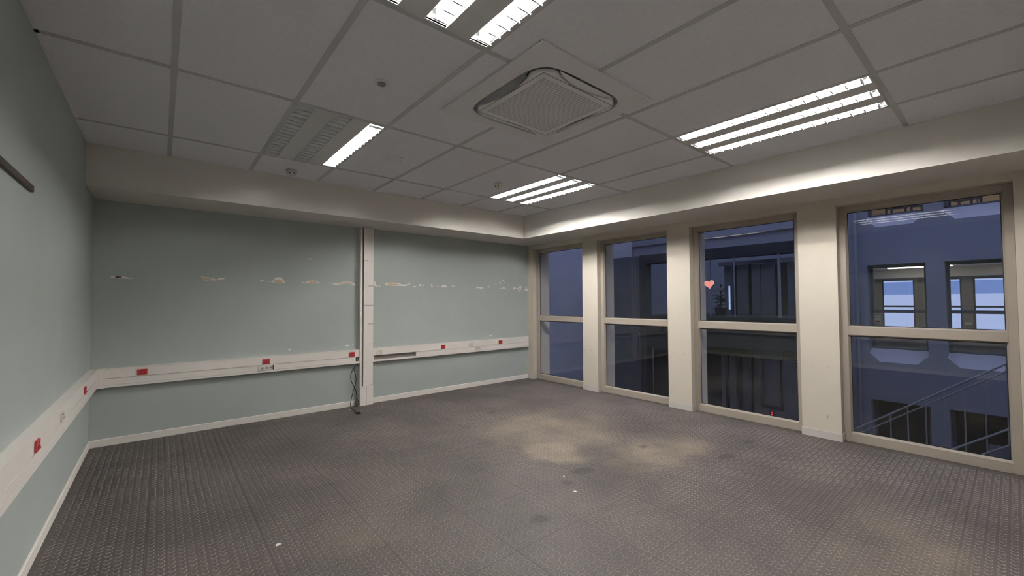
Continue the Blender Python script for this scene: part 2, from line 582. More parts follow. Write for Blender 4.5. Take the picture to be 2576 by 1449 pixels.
# ---- ceiling: slab, grid bars, tiles
ceil_ = MB().box(XL - 0.1, XW + 0.1, YF - 0.1, YB + 0.1, H + 0.12, H + 0.4).build('ceiling', M['bulk'])
tag(ceil_, 'suspended ceiling of large off-white tiles in a grey grid', 'ceiling', kind='structure')
U, V = 0.6, 1.2
TW = 0.029
FIX = [(1, -2), (1, 0), (5, 0), (5, -2)]     # grid cells (n, m) holding luminaires; m counts from y = m*V
xs = [XL] + [n * U for n in range(0, 7)] + [XK]
ys = [YF] + [m * V for m in range(-2, 2)] + [YK]
AC = (1.352, 2.318, -1.455, -0.490)          # air conditioner panel footprint
tile_cache = {}
for i in range(len(xs) - 1):
    for j in range(len(ys) - 1):
        n = i - 1
        m = j - 3
        if (n, m) in FIX:
            continue
        x0, x1, y0, y1 = xs[i] + 0.003, xs[i + 1] - 0.003, ys[j] + 0.003, ys[j + 1] - 0.003
        if x1 - x0 < 0.02 or y1 - y0 < 0.02:
            continue
        rects = [(x0, x1, y0, y1)]
        ax0, ax1, ay0, ay1 = AC[0] + 0.06, AC[1] - 0.06, AC[2] + 0.06, AC[3] - 0.06
        if x0 < ax1 and x1 > ax0 and y0 < ay1 and y1 > ay0:
            rects = []
            if y0 < ay0: rects.append((x0, x1, y0, ay0))
            if y1 > ay1: rects.append((x0, x1, ay1, y1))
            yy0, yy1 = max(y0, ay0), min(y1, ay1)
            if x0 < ax0: rects.append((x0, ax0, yy0, yy1))
            if x1 > ax1: rects.append((ax1, x1, yy0, yy1))
        dz = random.uniform(0, 0.0018)
        b = MB()
        for (a0, a1, b0, b1) in rects:
            b.box(a0, a1, b0, b1, H + 0.002 + dz, H + 0.018)
        b.build('ceiling_tile', M['tile'], ceil_)
for n in range(0, 7):
    if n * U == 1.8:
        for (a, b) in ((YF, AC[2] + .03), (AC[3] - .03, YK)):
            MB().box(n * U - TW / 2, n * U + TW / 2, a, b, H - 0.0008, H + 0.004).build('grid_bar', M['tee'], ceil_)
    else:
        MB().box(n * U - TW / 2, n * U + TW / 2, YF, YK, H - 0.0008, H + 0.004).build('grid_bar', M['tee'], ceil_)
for m in range(-2, 2):
    segs = [(XL, XK)] if m != -1 else [(XL, AC[0] + .03), (AC[1] - .03, XK)]
    for a, b in segs:
        MB().box(a, b, m * V - TW / 2, m * V + TW / 2, H - 0.001, H + 0.0038).build('grid_bar', M['tee'], ceil_)
# perimeter angle
MB().box(XL, XL + 0.018, YF, YK, H - 0.001, H + 0.004).box(XL, XK, YK - 0.018, YK, H - 0.001, H + 0.004) \
    .box(XK - 0.018, XK, YF, YK, H - 0.001, H + 0.004).build('edge_angle', M['tile'], ceil_)

# ================================================================== WINDOWS
FX0, FX1 = XW + 0.078, XW + 0.138    # frame front and back
GX = XW + 0.112


def window(n, y0, y1, label):
    w_ = thing('window_%d' % n, label, 'window', (FX0, (y0 + y1) / 2, 0), kind='structure')
    fw, fz, sz = 0.050, 0.052, 0.078
    zt0, zt1 = 0.962, 1.035

    def bar(name, y_a, y_b, z_a, z_b):
        MB().box(FX0, FX1, y_a, y_b, z_a, z_b).build(name, M['alu'], w_, bevel=0.002)
    bar('jamb', y0, y0 + fw, 0, ZT)
    bar('jamb', y1 - fw, y1, 0, ZT)
    bar('head', y0 + fw, y1 - fw, ZT - fz, ZT)
    bar('transom', y0 + fw, y1 - fw, zt0, zt1)
    bar('sill', y0 + fw, y1 - fw, 0, sz)
    gy0, gy1 = y0 + fw, y1 - fw
    for (za, zb) in ((sz, zt0), (zt1, ZT - fz)):
        bd = 0.011           # sloping glazing bead
        b = MB()
        X0, X1 = FX0 + 0.006, GX - 0.003
        o = [(gy0, za), (gy1, za), (gy1, zb), (gy0, zb)]
        i_ = [(gy0 + bd, za + bd), (gy1 - bd, za + bd), (gy1 - bd, zb - bd), (gy0 + bd, zb - bd)]
        vs = [(X0, *p) for p in o] + [(X1, *p) for p in i_] + [(X1, *p) for p in o]
        fs = [(k, (k + 1) % 4, (k + 1) % 4 + 4, k + 4) for k in range(4)] + [(k + 4, (k + 1) % 4 + 4, (k + 1) % 4 + 8, k + 8) for k in range(4)]
        b.add(vs, fs).build('glazing_bead', M['alu'], w_)
        g = MB()
        q0, q1 = gy0 + bd, gy1 - bd
        r0, r1 = za + bd, zb - bd
        t = 0.005
        g.box(X1 - .001, X1 + .0025, q0, q0 + t, r0, r1).box(X1 - .001, X1 + .0025, q1 - t, q1, r0, r1)
        g.box(X1 - .001, X1 + .0025, q0 + t, q1 - t, r0, r0 + t).box(X1 - .001, X1 + .0025, q0 + t, q1 - t, r1 - t, r1)
        g.build('gasket', M['gasket'], w_)
        MB().box(GX, GX + 0.006, gy0 + .002, gy1 - .002, za + .002, zb - .002).build('pane', M['glass'], w_)
    return w_


window(1, *BAYS[0], 'tall two-pane window nearest the far corner, pale blue wall outside')
window(2, *BAYS[1], 'second tall window from the far corner, dark lower pane')
window(3, *BAYS[2], 'tall window with the pink heart stuck on its upper pane')
window(4, *BAYS[3], 'largest window at the right, facing the lit offices opposite')

# ================================================================== LUMINAIRES
STRIP = (0.064, 0.302, 0.540)
SW2 = 0.055
TZ = 0.0245                   # tube axis: the louvres stand a little proud of the ceiling
blade_me = {}


def make_luminaire(n, m, lit, tube, label):
    x0, y0 = n * U, m * V
    L = thing('ceiling_luminaire', label, 'ceiling light', (x0 + U / 2, y0 + V / 2, H), 'louvred fluorescent ceiling lights')
    a0, a1, b0, b1 = x0 + 0.012, x0 + U - 0.012, y0 + 0.012, y0 + V - 0.012
    face = MB()
    cuts = [a0] + [v for s_ in STRIP for v in (x0 + s_ - SW2, x0 + s_ + SW2)] + [a1]
    for k in range(0, len(cuts), 2):
        if cuts[k + 1] - cuts[k] > 0.0005:
            face.box(cuts[k], cuts[k + 1], b0, b1, H - 0.001, H + 0.010)
    e0, e1 = b0 + 0.012, b1 - 0.012
    for s_ in STRIP:
        face.box(x0 + s_ - SW2, x0 + s_ + SW2, b0, e0, H - 0.001, H + 0.010)
        face.box(x0 + s_ - SW2, x0 + s_ + SW2, e1, b1, H - 0.001, H + 0.010)
    face.build('face_panel', M['lampface'], L)
    MB().box(a0, a1, b0, b1, H + 0.062, H + 0.080).box(a0, a0 + .004, b0, b1, H + .01, H + .062).box(a1 - .004, a1, b0, b1, H + .01, H + .062) \
        .box(a0, a1, b0, b0 + .004, H + .01, H + .062).box(a0, a1, b1 - .004, b1, H + .01, H + .062).build('housing', M['lampface'], L)
    NB = 16
    for k, s_ in enumerate(STRIP):
        cx = x0 + s_
        # curved reflector trough, open below
        prof = []
        for q in range(9):
            t = q / 8 * PI
            prof.append((cx - math.cos(t) * SW2, H + 0.002 + math.sin(t) ** 0.8 * 0.052))
        r = MB()
        vs = [(px, e0, pz) for px, pz in prof] + [(px, e1, pz) for px, pz in prof]
        r.add(vs, [(q, q + 1, q + 10, q + 9) for q in range(8)] + [tuple(range(9)), tuple(range(9, 18))[::-1]])
        r.build('reflector', M['reflector'], L, smooth=True)
        ly0, ly1 = e0 + 0.045, e1 - 0.045
        on = lit[k]
        tb = MB().cyl((cx, ly0, H + TZ), (cx, ly1, H + TZ), 0.0085, n=10).build('lamp_tube', M[tube] if on else M['tube_off'], L, smooth=True)
        for yy in (ly0 - 0.03, ly1 + 0.012):
            MB().box(cx - .012, cx + .012, yy, yy + 0.018, H + TZ - .014, H + 0.05).build('lamp_holder', M['lampface'], L, bevel=.002)
        # cross blades: shallow V with sloping sides
        if 'b' not in blade_me:
            b = MB()
            # lens in plan: thick in the middle, thin where it meets the trough sides
            lo, hi = 0.0, 0.016
            w0, w1 = SW2 - .004, SW2 - .003
            pl0 = [(-w0, -.0010), (0, -.0048), (w0, -.0010), (w0, .0010), (0, .0048), (-w0, .0010)]
            pl1 = [(-w1, -.0012), (0, -.0055), (w1, -.0012), (w1, .0012), (0, .0055), (-w1, .0012)]
            b.add([(x, y, lo) for x, y in pl0] + [(x, y, hi) for x, y in pl1],
                  [(0, 5, 4, 1), (1, 4, 3, 2), (6, 7, 10, 11), (7, 8, 9, 10)] + [(q, (q + 1) % 6, (q + 1) % 6 + 6, q + 6) for q in range(6)])
            po = b.build('louvre_blade', M['blade'])
            blade_me['b'] = po.data
            bpy.data.objects.remove(po)
        base = L.matrix_world.translation
        for q in range(NB):
            yy = e0 + 0.035 + (e1 - e0 - 0.07) * q / (NB - 1)
            inst(blade_me['b'], 'louvre_blade', (cx - base.x, yy - base.y, -0.010), L)
    return L


make_luminaire(1, -2, (1, 1, 1), 'tube_a', 'lit three-tube ceiling light cut off by the top of the view')
make_luminaire(1, 0, (0, 0, 1), 'tube_b', 'ceiling light on the left with only its right tube lit')
make_luminaire(5, 0, (1, 1, 1), 'tube_c', 'small-looking lit ceiling light near the far corner')
make_luminaire(5, -2, (1, 1, 1), 'tube_d', 'lit three-tube ceiling light above the right-hand windows')

# ================================================================== AIR CONDITIONER CASSETTE
acx, acy = (AC[0] + AC[1]) / 2, (AC[2] + AC[3]) / 2
ac = thing('air_conditioner', 'square ceiling cassette air conditioner with rounded face and grey intake grille', 'air conditioner', (acx, acy, H))


def sup(hx, p, n=96):
    out = []
    for k in range(n):
        t = 2 * PI * k / n
        c, s_ = math.cos(t), math.sin(t)
        out.append((acx + math.copysign(abs(c) ** (2 / p), c) * hx, acy + math.copysign(abs(s_) ** (2 / p), s_) * hx))
    return out


def face_pt(hx, n=128, dent=0.0):
    """rounded square; each side pulled in to leave a lens-shaped slot"""
    out = []
    for k in range(n):
        t = 2 * PI * k / n
        c, s_ = math.cos(t), math.sin(t)
        p = 5.2
        r = 1.0 / ((abs(c) ** p + abs(s_) ** p) ** (1 / p))
        x, y = c * r, s_ * r
        a, b = (y, 'x') if abs(x) > abs(y) else (x, 'y')
        q = max(0.0, 1 - (a / 0.66) ** 2)
        d = dent * q ** 0.7
        if b == 'x': x -= math.copysign(d / hx, x)
        else: y -= math.copysign(d / hx, y)
        out.append((acx + x * hx, acy + y * hx))
    return out


HP = 0.475
# outer panel ring with the recessed slot floor behind
ring_o = [(acx + sx * HP, acy + sy * HP) for sx, sy in ((-1, -1), (1, -1), (1, 1), (-1, 1))]
pm = MB()
slot = face_pt(0.372)
N = len(slot)
outer = []
for k in range(N):
    t = 2 * PI * k / N
    c, s_ = math.cos(t), math.sin(t)
    r = 1 / max(abs(c), abs(s_))
    outer.append((acx + c * r * HP, acy + s_ * r * HP))
z0, z1 = H - 0.012, H - 0.001
vs = [(x, y, z0) for x, y in outer] + [(x, y, z1) for x, y in outer] + [(x, y, z0 - 0.006) for x, y in slot] + [(x, y, z1 + 0.03) for x, y in slot]
fs = []
for k in range(N):
    j = (k + 1) % N
    fs += [(k, j, j + N, k + N), (k, j, j + 2 * N, k + 2 * N), (k + 2 * N, j + 2 * N, j + 3 * N, k + 3 * N), (k + N, j + N, j + 3 * N, k + 3 * N)]
pm.add(vs, fs).build('outer_panel', M['acwhite'], ac, smooth=True)
MB().prism(face_pt(0.374), 'z', H + 0.002, H + 0.006).build('slot_back', M['acdark'], ac)
inn = face_pt(0.349, dent=0.050)
MB().prism(inn, 'z', H - 0.030, H - 0.006).build('centre_panel', M['acwhite'], ac, bevel=0.004, smooth=True)
# thin groove frame and grille with fine bars
gq = 0.305
fr = MB()
for a, b in ((gq, gq - 0.004),):
    lo = [(acx + sx * a, acy + sy * a) for sx, sy in ((-1, -1), (1, -1), (1, 1), (-1, 1))]
    fr.box(acx - a, acx + a, acy - a, acy - b, H - 0.0308, H - 0.028).box(acx - a, acx + a, acy + b, acy + a, H - 0.0308, H - 0.028)
    fr.box(acx - a, acx - b, acy - b, acy + b, H - 0.0308, H - 0.028).box(acx + b, acx + a, acy - b, acy + b, H - 0.0308, H - 0.028)
fr.build('groove', M['grey'], ac)
gr = MB().box(acx - 0.262, acx + 0.262, acy - 0.262, acy + 0.262, H - 0.0315, H - 0.028).build('intake_grille', M['acgrille'], ac)
for k in range(26):
    yy = acy - 0.255 + k * 0.0204
    MB().box(acx - 0.258, acx + 0.258, yy - 0.0035, yy + 0.0035, H - 0.0335, H - 0.0315).build('grille_bar', M['acwhite'], gr)
# air flaps in the four slots


def flap(side, tilt, mname):
    n = 14
    b = MB()
    top = [];
    for k in range(n + 1):
        a = -0.232 + 0.464 * k / n
        q = max(0.0, 1 - (a / 0.245) ** 2)
        top.append((a, 0.367 - 0.001, 0.367 - 0.062 * q ** 0.7 - 0.004))
    def P(a, r, z):
        if side == '-y': return (acx + a, acy - r, z)
        if side == '+y': return (acx + a, acy + r, z)
        if side == '-x': return (acx - r, acy + a, z)
        return (acx + r, acy + a, z)
    vs = []
    for a, ro, ri in top:
        ro2 = ro - 0.010
        vs += [P(a, ro2, H - 0.020 + tilt), P(a, ri + 0.006, H - 0.024), P(a, ro2, H - 0.017 + tilt), P(a, ri + 0.006, H - 0.021)]
    fs = []
    for k in range(n):
        c, d = 4 * k, 4 * (k + 1)
        fs += [(c, d, d + 1, c + 1), (c + 2, c + 3, d + 3, d + 2), (c, c + 2, d + 2, d), (c + 1, d + 1, d + 3, c + 3)]
    fs += [(0, 1, 3, 2), (4 * n, 4 * n + 2, 4 * n + 3, 4 * n + 1)]
    b.add(vs, fs).build('air_flap', M[mname], ac)


flap('-y', 0.0, 'acwhite')
flap('+y', 0.004, 'acwhite')
flap('+x', 0.020, 'acwhite')
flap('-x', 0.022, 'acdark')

# ================================================================== SMALL CEILING FITTINGS


def detector(x, y, label, r=0.05, drop=0.045, group=None):
    d = thing('smoke_detector', label, 'smoke detector', (x, y, H), group)
    MB().lathe((x, y, H), [(r, 0), (r, -0.012), (r * 0.86, -0.016)], 24).build('base', M['detector'], d, smooth=True)
    MB().lathe((x, y, H - 0.016), [(r * .80, 0), (r * 0.72, -(drop - 0.016) * .6), (r * .5, -(drop - .016))], 24).build('cap', M['detector'], d, smooth=True)
    for k in range(6):
        t = k * PI / 3
        c = Vector((x + math.cos(t) * r * .70, y + math.sin(t) * r * .70, H - drop * .62))
        MB().box(c.x - .004, c.x + .004, c.y - .004, c.y + .004, c.z - .007, c.z + .005).build('vent', M['hole'], d)
    return d


detector(0.905, 1.545, 'ivory smoke detector beside the partly lit light, close to the bulkhead')
detector(2.735, 0.665, 'ivory smoke detector beside the far corner light')
sp = thing('ceiling_speaker', 'flat round white disc in the ceiling between the left light and the cassette', 'speaker', (1.527, 0.628, H))
MB().lathe((1.527, 0.628, H), [(0.088, 0.002), (0.088, -0.006), (0.080, -0.010), (0.070, -0.010), (0.068, -0.006)], 32).build('rim', M['acwhite'], sp, smooth=True)
MB().lathe((1.527, 0.628, H - 0.006), [(0.066, 0.0), (0.062, -0.009), (0.0, -0.010)], 32).build('disc', M['acwhite'], sp, smooth=True)
sn = thing('ceiling_sensor', 'small grey round sensor recessed in the tile near the top light', 'sensor', (0.922, -0.566, H))
MB().lathe((0.922, -0.566, H), [(0.042, 0.002), (0.042, -0.003), (0.030, -0.005)], 24).build('ring', M['acwhite'], sn, smooth=True)
MB().lathe((0.922, -0.566, H - 0.004), [(0.024, 0.0), (0.022, -0.010), (0.012, -0.014)], 20).build('lens', M['grey'], sn, smooth=True)

# ================================================================== TRUNKING
PT = 0.052                    # how far the trunking stands off the wall
TZ0, TZ1 = 0.526, 0.693


def socket(name, parent, axis, face, a0, a1, z0, z1, kind):
    """one outlet plate on a trunking lid; axis 'x': on the back wall facing -y, 'y': on the left wall facing +x"""
    def bx(mb, u0, u1, w0, w1, d0, d1):
        if axis == 'x': return mb.box(u0, u1, face - d1, face - d0, w0, w1)
        return mb.box(face + d0, face + d1, u0, u1, w0, w1)
    m_ = {'red': M['red'], 'white': M['white'], 'black': M['black'], 'data': M['white']}[kind]
    body = bx(MB(), a0, a1, z0, z1, 0, 0.008).build(name, m_, parent, bevel=0.0015)
    cx, cz, wd, ht = (a0 + a1) / 2, (z0 + z1) / 2, a1 - a0, z1 - z0
    if kind in ('red', 'white'):
        for dx, dz, s_ in ((0, .24, .0042), (-.24, -.14, .0036), (.24, -.14, .0036)):
            c = (cx + dx * wd * .8, cz + dz * ht * .9)
            bx(MB(), c[0] - s_, c[0] + s_, c[1] - s_, c[1] + s_, .0078, .0088).build('pin_hole', M['hole'], body)
        bx(MB(), cx + wd * .30, cx + wd * .42, cz - ht * .40, cz - ht * .22, .0078, .0105).build('switch', m_, body)
    elif kind == 'data':
        for k in range(3):
            u = a0 + wd * (0.16 + 0.27 * k)
            bx(MB(), u, u + wd * .16, cz - ht * .22, cz + ht * .16, .0078, .0088).build('port', M['grey'], body)
        bx(MB(), a1 - wd * .10, a1 - wd * .02, z0 + ht * .08, z1 - ht * .04, .0078, .009).build('open_port', M['hole'], body)
    else:
        bx(MB(), cx - wd * .25, cx + wd * .25, cz - ht * .25, cz + ht * .25, .0078, .0088).build('port', M['grey'], body)


def dado(label, axis, a0, a1, face, gap=None, cap=None):
    """three-compartment wall trunking: back channel with rims, an upper and a lower clip-on lid"""
    mid = (a0 + a1) / 2
    loc = (mid, face, TZ0) if axis == 'x' else (face, mid, TZ0)
    T = thing('wall_trunking', label, 'trunking', loc, 'white dado trunking')
    wall = face + PT if axis == 'x' else face - PT

    def bx(mb, u0, u1, w0, w1, d0, d1):
        """d measured from the front face inwards to the wall"""
        if axis == 'x': return mb.box(u0, u1, face + d0, face + d1, w0, w1)
        return mb.box(face - d1, face - d0, u0, u1, w0, w1)
    b = MB()
    bx(b, a0, a1, TZ0, TZ1, PT - 0.004, PT)              # back
    bx(b, a0, a1, TZ1 - 0.007, TZ1, 0, PT - .004)        # top rim
    bx(b, a0, a1, TZ0, TZ0 + 0.020, 0, PT - .004)        # bottom rim
    bx(b, a0, a1, 0.6035, 0.6060, 0.003, PT - .004)      # divider
    b.build('channel', M['pvc'], T)
    bx(MB(), a0, a1, 0.6075, TZ1 - 0.0085, 0.0008, 0.004).build('lid', M['pvc'], T)
    segs = [(a0, a1)] if not gap else [(a0, gap[0]), (gap[1], a1)]
    for s0, s1 in segs:
        if s1 - s0 > .005:
            bx(MB(), s0, s1, TZ0 + 0.0215, 0.6020, 0.0008, 0.004).build('lid', M['pvc'], T)
    if gap:
        bx(MB(), gap[0], gap[1], TZ0 + 0.020, 0.6035, PT - .016, PT - .010).build('open_slot_back', M['pvcdark'], T)
    for c in (cap or ()):
        bx(MB(), c - 0.004, c + 0.004, TZ0 - 0.002, TZ1 + 0.002, -0.002, PT).build('end_cap', M['pvc'], T)
    return T


FB = YB - PT
tl = dado('long white dado trunking on the back wall left of the vertical duct', 'x', XL + PT, VX0, FB, cap=(XL + PT + 0.045,))
tr = dado('white dado trunking right of the vertical duct with an open slot', 'x', VX1, XW - 0.03, FB, gap=(2.040, 2.622), cap=(XW - 0.034,))
tw = dado('white dado trunking running along the left wall', 'y', YF, YB, XL + PT)
for a0, a1 in ((-0.190, -0.120), (0.815, 0.882), (1.731, 1.799)):
    socket('red_socket', tl, 'x', FB, a0, a1, 0.616, 0.668, 'red')
socket('data_outlet', tl, 'x', FB, 0.777, 0.925, 0.549, 0.600, 'data')
socket('black_outlet', tl, 'x', FB, 1.812, 1.846, 0.556, 0.601, 'black')
for a0, a1 in ((3.008, 3.075), (4.038, 4.107)):
    socket('red_socket', tr, 'x', FB, a0, a1, 0.616, 0.668, 'red')
socket('white_socket', tr, 'x', FB, 2.078, 2.151, 0.615, 0.668, 'white')
socket('white_socket', tr, 'x', FB, 3.479, 3.557, 0.615, 0.667, 'white')
socket('data_outlet', tr, 'x', FB, 3.594, 3.688, 0.549, 0.597, 'white')
socket('red_socket', tw, 'y', XL + PT, -0.06, 0.015, 0.612, 0.664, 'red')
socket('red_socket', tw, 'y', XL + PT, 1.50, 1.575, 0.612, 0.664, 'red')
socket('white_socket', tw, 'y', XL + PT, 0.57, 0.645, 0.612, 0.664, 'white')

# vertical duct
vt = thing('vertical_trunking', 'tall white cable duct from floor to bulkhead with loose cover strips', 'trunking', ((VX0 + VX1) / 2, FB, 0))
VD = 0.066
vf = YB - VD
b = MB()
b.box(VX0, VX0 + 0.022, vf + .004, YB, 0.245, ZK).box(VX1 - 0.020, VX1, vf + .004, YB, 0.245, ZK).box(VX0 + .022, VX1 - .020, YB - 0.006, YB, 0.245, ZK)
b.box((VX0 + VX1) / 2 - .002, (VX0 + VX1) / 2 + .002, vf + .008, YB - .006, 0.245, ZK)
b.build('channel', M['pvc'], vt)
for (za, zb) in ((0.247, 1.003), (1.008, 1.478), (1.483, ZK)):
    MB().box(1.952, VX1 - 0.012, vf, vf + .004, za, zb).build('cover_strip', M['pvc'], vt, bevel=.001)
for (za, zb) in ((0.232, 1.238), (1.243, 1.80), (1.803, ZK - 0.006)):
    MB().box(1.897, 1.949, vf - .010, vf - .006, za, zb).build('cover_strip', M['pvc'], vt, bevel=.001)
MB().box(1.899, 1.947, vf - .006, vf + .003, 0.25, ZK - .01).build('dark_gap', M['pvcdark'], vt)
lowb = MB().box(VX0 - .003, VX1 + .003, vf - .002, YB, 0, 0.243).build('lower_cover', M['pvc'], vt, bevel=.002)
MB().box(1.944, 1.9455, vf - .0028, vf - .0015, 0.003, 0.241).build('joint_line', M['pvcdark'], lowb)
for zz in (0.757, 1.005, 1.240, 1.480):
    MB().box(VX0 + .05 if zz in (1.24,) else VX0 + .088, VX1 + .004, vf - .0012, vf + .001, zz - .0025, zz + .0025).build('coupler', M['pvcdark'], vt)

# corner piece where the two runs of dado trunking meet
cp = MB().box(XL + PT - .002, XL + PT + 0.045, FB - 0.003, FB + 0.01, TZ0 - 0.004, TZ1 + 0.004).build('corner_piece', M['pvc'], tl, bevel=.002)

# ================================================================== CABLE WITH PLUG
wy = YB - 0.018
cb = thing('power_cable', 'black power cable with a three-pin plug hanging beside the vertical duct', 'cable', (1.80, wy, 0))


def spline(pts, n=10):
    P = [Vector(p) for p in pts]
    out = []
    for i in range(len(P) - 1):
        p0, p1, p2, p3 = P[max(i - 1, 0)], P[i], P[i + 1], P[min(i + 2, len(P) - 1)]
        for k in range(n):
            t = k / n
            out.append(0.5 * ((2 * p1) + (p2 - p0) * t + (2 * p0 - 5 * p1 + 4 * p2 - p3) * t * t + (3 * p1 - p0 - 3 * p2 + p3) * t ** 3))
    out.append(P[-1])
    return out


MB().tube(spline([(1.850, wy, 0.505), (1.82, wy, 0.490), (1.785, wy - .01, 0.452), (1.758, wy - .02, 0.385), (1.765, wy - .02, 0.315), (1.800, wy - .015, 0.245),
                  (1.824, wy - .012, 0.190), (1.836, wy - .015, 0.120), (1.834, wy - .02, 0.088)]), 0.0042).build('cord', M['black'], cb, smooth=True)
MB().tube(spline([(1.848, wy - .008, 0.500), (1.800, wy - .012, 0.475), (1.812, wy - .018, 0.400), (1.822, wy - .022, 0.330), (1.806, wy - .026, 0.255),
                  (1.778, wy - .03, 0.160), (1.752, wy - .04, 0.060), (1.745, wy - .075, 0.010), (1.735, wy - .20, 0.006), (1.715, wy - .335, 0.006), (1.700, wy - .385, 0.008)]),
          0.0042).build('cord', M['black'], cb, smooth=True)
pl = MB().cyl((1.834, wy - .02, 0.095), (1.834, wy - .02, 0.070), 0.007, 0.010, 10).cyl((1.834, wy - .02, 0.070), (1.834, wy - .028, 0.030), 0.017, 0.024, 14).build('plug', M['black'], cb, smooth=True)
for dx, dz in ((0, -.010), (-.014, .008), (.014, .008)):
    MB().cyl((1.834 + dx, wy - .040, 0.040 + dz), (1.834 + dx, wy - .062, 0.038 + dz), 0.004, n=8).build('pin', M['steel'], pl)
cn = MB().box(1.700, 1.745, wy - .405, wy - .377, 0.002, 0.026).build('connector', M['black'], cb, bevel=.004)
MB().box(1.745, 1.760, wy - .404, wy - .378, 0.003, 0.025).build('connector_face', M['grey'], cn, bevel=.002)

# ================================================================== TORN PAINT ON THE BACK WALL


def rough_loop(pts, jit=0.0022, step=0.008):
    out = []
    for i in range(len(pts)):
        a, b = Vector((*pts[i], 0)), Vector((*pts[(i + 1) % len(pts)], 0))
        n = max(1, int((b - a).length / step))
        for k in range(n):
            p = a.lerp(b, k / n)
            out.append((p.x + random.uniform(-jit, jit), p.y + random.uniform(-jit, jit)))
    return out


def patch(pts, m_='undercoat', d=0.0008, jit=0.0022, parent=None, name='peeled_paint'):
    return MB().prism(rough_loop(pts, jit), 'y', YB - d, YB + 0.0005).build(name, M[m_], parent or wall_back)


def blob(cx, cz, rx, rz, m_='undercoat', d=0.0008, n=9, jit=0.25, name='peeled_paint'):
    pts = [(cx + math.cos(2 * PI * k / n) * rx * random.uniform(1 - jit, 1 + jit), cz + math.sin(2 * PI * k / n) * rz * random.uniform(1 - jit, 1 + jit)) for k in range(n)]
    return patch(pts, m_, d, 0.0008, name=name)


patch([(-.390, 1.520), (-.380, 1.508), (-.315, 1.506), (-.243, 1.504), (-.240, 1.510), (-.290, 1.524), (-.345, 1.532), (-.375, 1.528)])
patch([(-.362, 1.512), (-.320, 1.510), (-.312, 1.524), (-.345, 1.534)], 'brown', .0014, name='bare_patch')
patch([(.272, 1.546), (.278, 1.525), (.305, 1.500), (.360, 1.496), (.380, 1.505), (.440, 1.520), (.466, 1.524), (.462, 1.541), (.435, 1.540), (.400, 1.518), (.365, 1.528), (.330, 1.538)])
patch([(.276, 1.542), (.284, 1.522), (.308, 1.503), (.358, 1.500), (.376, 1.510), (.355, 1.524), (.325, 1.533)], 'plaster', .0014, name='bare_patch')
patch([(.786, 1.512), (.796, 1.506), (.810, 1.512), (.830, 1.512), (.910, 1.502), (.935, 1.494), (.985, 1.492), (1.020, 1.500), (1.040, 1.508), (1.024, 1.520), (1.010, 1.548), (.985, 1.562), (.955, 1.563), (.928, 1.548), (.914, 1.522), (.900, 1.508), (.830, 1.516), (.812, 1.524), (.795, 1.522)])
patch([(.922, 1.505), (.945, 1.496), (.985, 1.495), (1.015, 1.502), (1.018, 1.516), (.990, 1.526), (.950, 1.528), (.926, 1.522)], 'plaster', .0014, name='bare_patch')
patch([(1.205, 1.502), (1.220, 1.498), (1.300, 1.498), (1.392, 1.503), (1.384, 1.520), (1.362, 1.532), (1.335, 1.530), (1.318, 1.536), (1.296, 1.526), (1.262, 1.518), (1.240, 1.508), (1.215, 1.512)])
patch([(1.262, 1.502), (1.330, 1.502), (1.378, 1.506), (1.362, 1.525), (1.330, 1.526), (1.318, 1.530), (1.292, 1.520)], 'plaster', .0014, name='bare_patch')
patch([(1.520, 1.492), (1.530, 1.502), (1.548, 1.506), (1.562, 1.496), (1.575, 1.486), (1.600, 1.488), (1.640, 1.494), (1.700, 1.508), (1.760, 1.502), (1.800, 1.486), (1.820, 1.482), (1.818, 1.498), (1.785, 1.522), (1.735, 1.534), (1.690, 1.534), (1.640, 1.518), (1.600, 1.504), (1.572, 1.504), (1.550, 1.514), (1.528, 1.508)])
patch([(1.585, 1.492), (1.640, 1.500), (1.700, 1.512), (1.755, 1.506), (1.795, 1.494), (1.780, 1.516), (1.735, 1.528), (1.690, 1.528), (1.640, 1.512)], 'plaster', .0014, name='bare_patch')
for a in ((1.278, 1.784, .012, .006), (1.300, 1.788, .009, .006), (1.728, .748, .028, .009), (1.790, .752, .010, .006), (1.087, .745, .016, .006), (1.140, .728, .006, .004),
          (1.72, .80, .003, .004), (2.048, 1.765, .014, .004), (2.088, 1.486, .004, .010), (2.104, 1.486, .004, .010), (2.130, 1.486, .010, .006),
          (2.625, 1.486, .026, .010), (2.710, 1.510, .030, .012), (2.760, 1.505, .010, .008), (2.885, 1.520, .016, .008), (2.890, 1.492, .018, .010), (2.985, 1.50, .012, .008),
          (3.235, 1.506, .030, .006), (3.884, 1.509, .018, .010), (4.185, 1.492, .035, .014), (4.115, 1.485, .018, .010), (4.26, 1.475, .016, .006), (3.921, .752, .018, .006), (2.046, .752, .014, .004),
          (4.12, 1.585, .006, .022), (4.175, 1.612, .012, .012), (4.21, 1.58, .006, .014), (4.29, 1.55, .006, .020), (4.02, 1.555, .006, .008), (3.78, 1.43, .004, .005)):
    blob(*a)
patch([(2.056, 1.545), (2.050, 1.500), (2.064, 1.482), (2.078, 1.490), (2.080, 1.515), (2.070, 1.545)])
patch([(2.205, 1.512), (2.225, 1.492), (2.300, 1.496), (2.390, 1.492), (2.480, 1.490), (2.530, 1.505), (2.570, 1.530), (2.560, 1.535), (2.510, 1.516), (2.430, 1.510), (2.410, 1.525), (2.320, 1.536), (2.260, 1.530), (2.220, 1.528)])
patch([(2.215, 1.512), (2.232, 1.497), (2.300, 1.501), (2.390, 1.498), (2.405, 1.515), (2.320, 1.530), (2.262, 1.524)], 'plaster', .0014, name='bare_patch')
patch([(3.030, 1.486), (3.048, 1.508), (3.085, 1.518), (3.125, 1.510), (3.140, 1.488), (3.125, 1.482), (3.100, 1.494), (3.065, 1.492), (3.045, 1.480)])
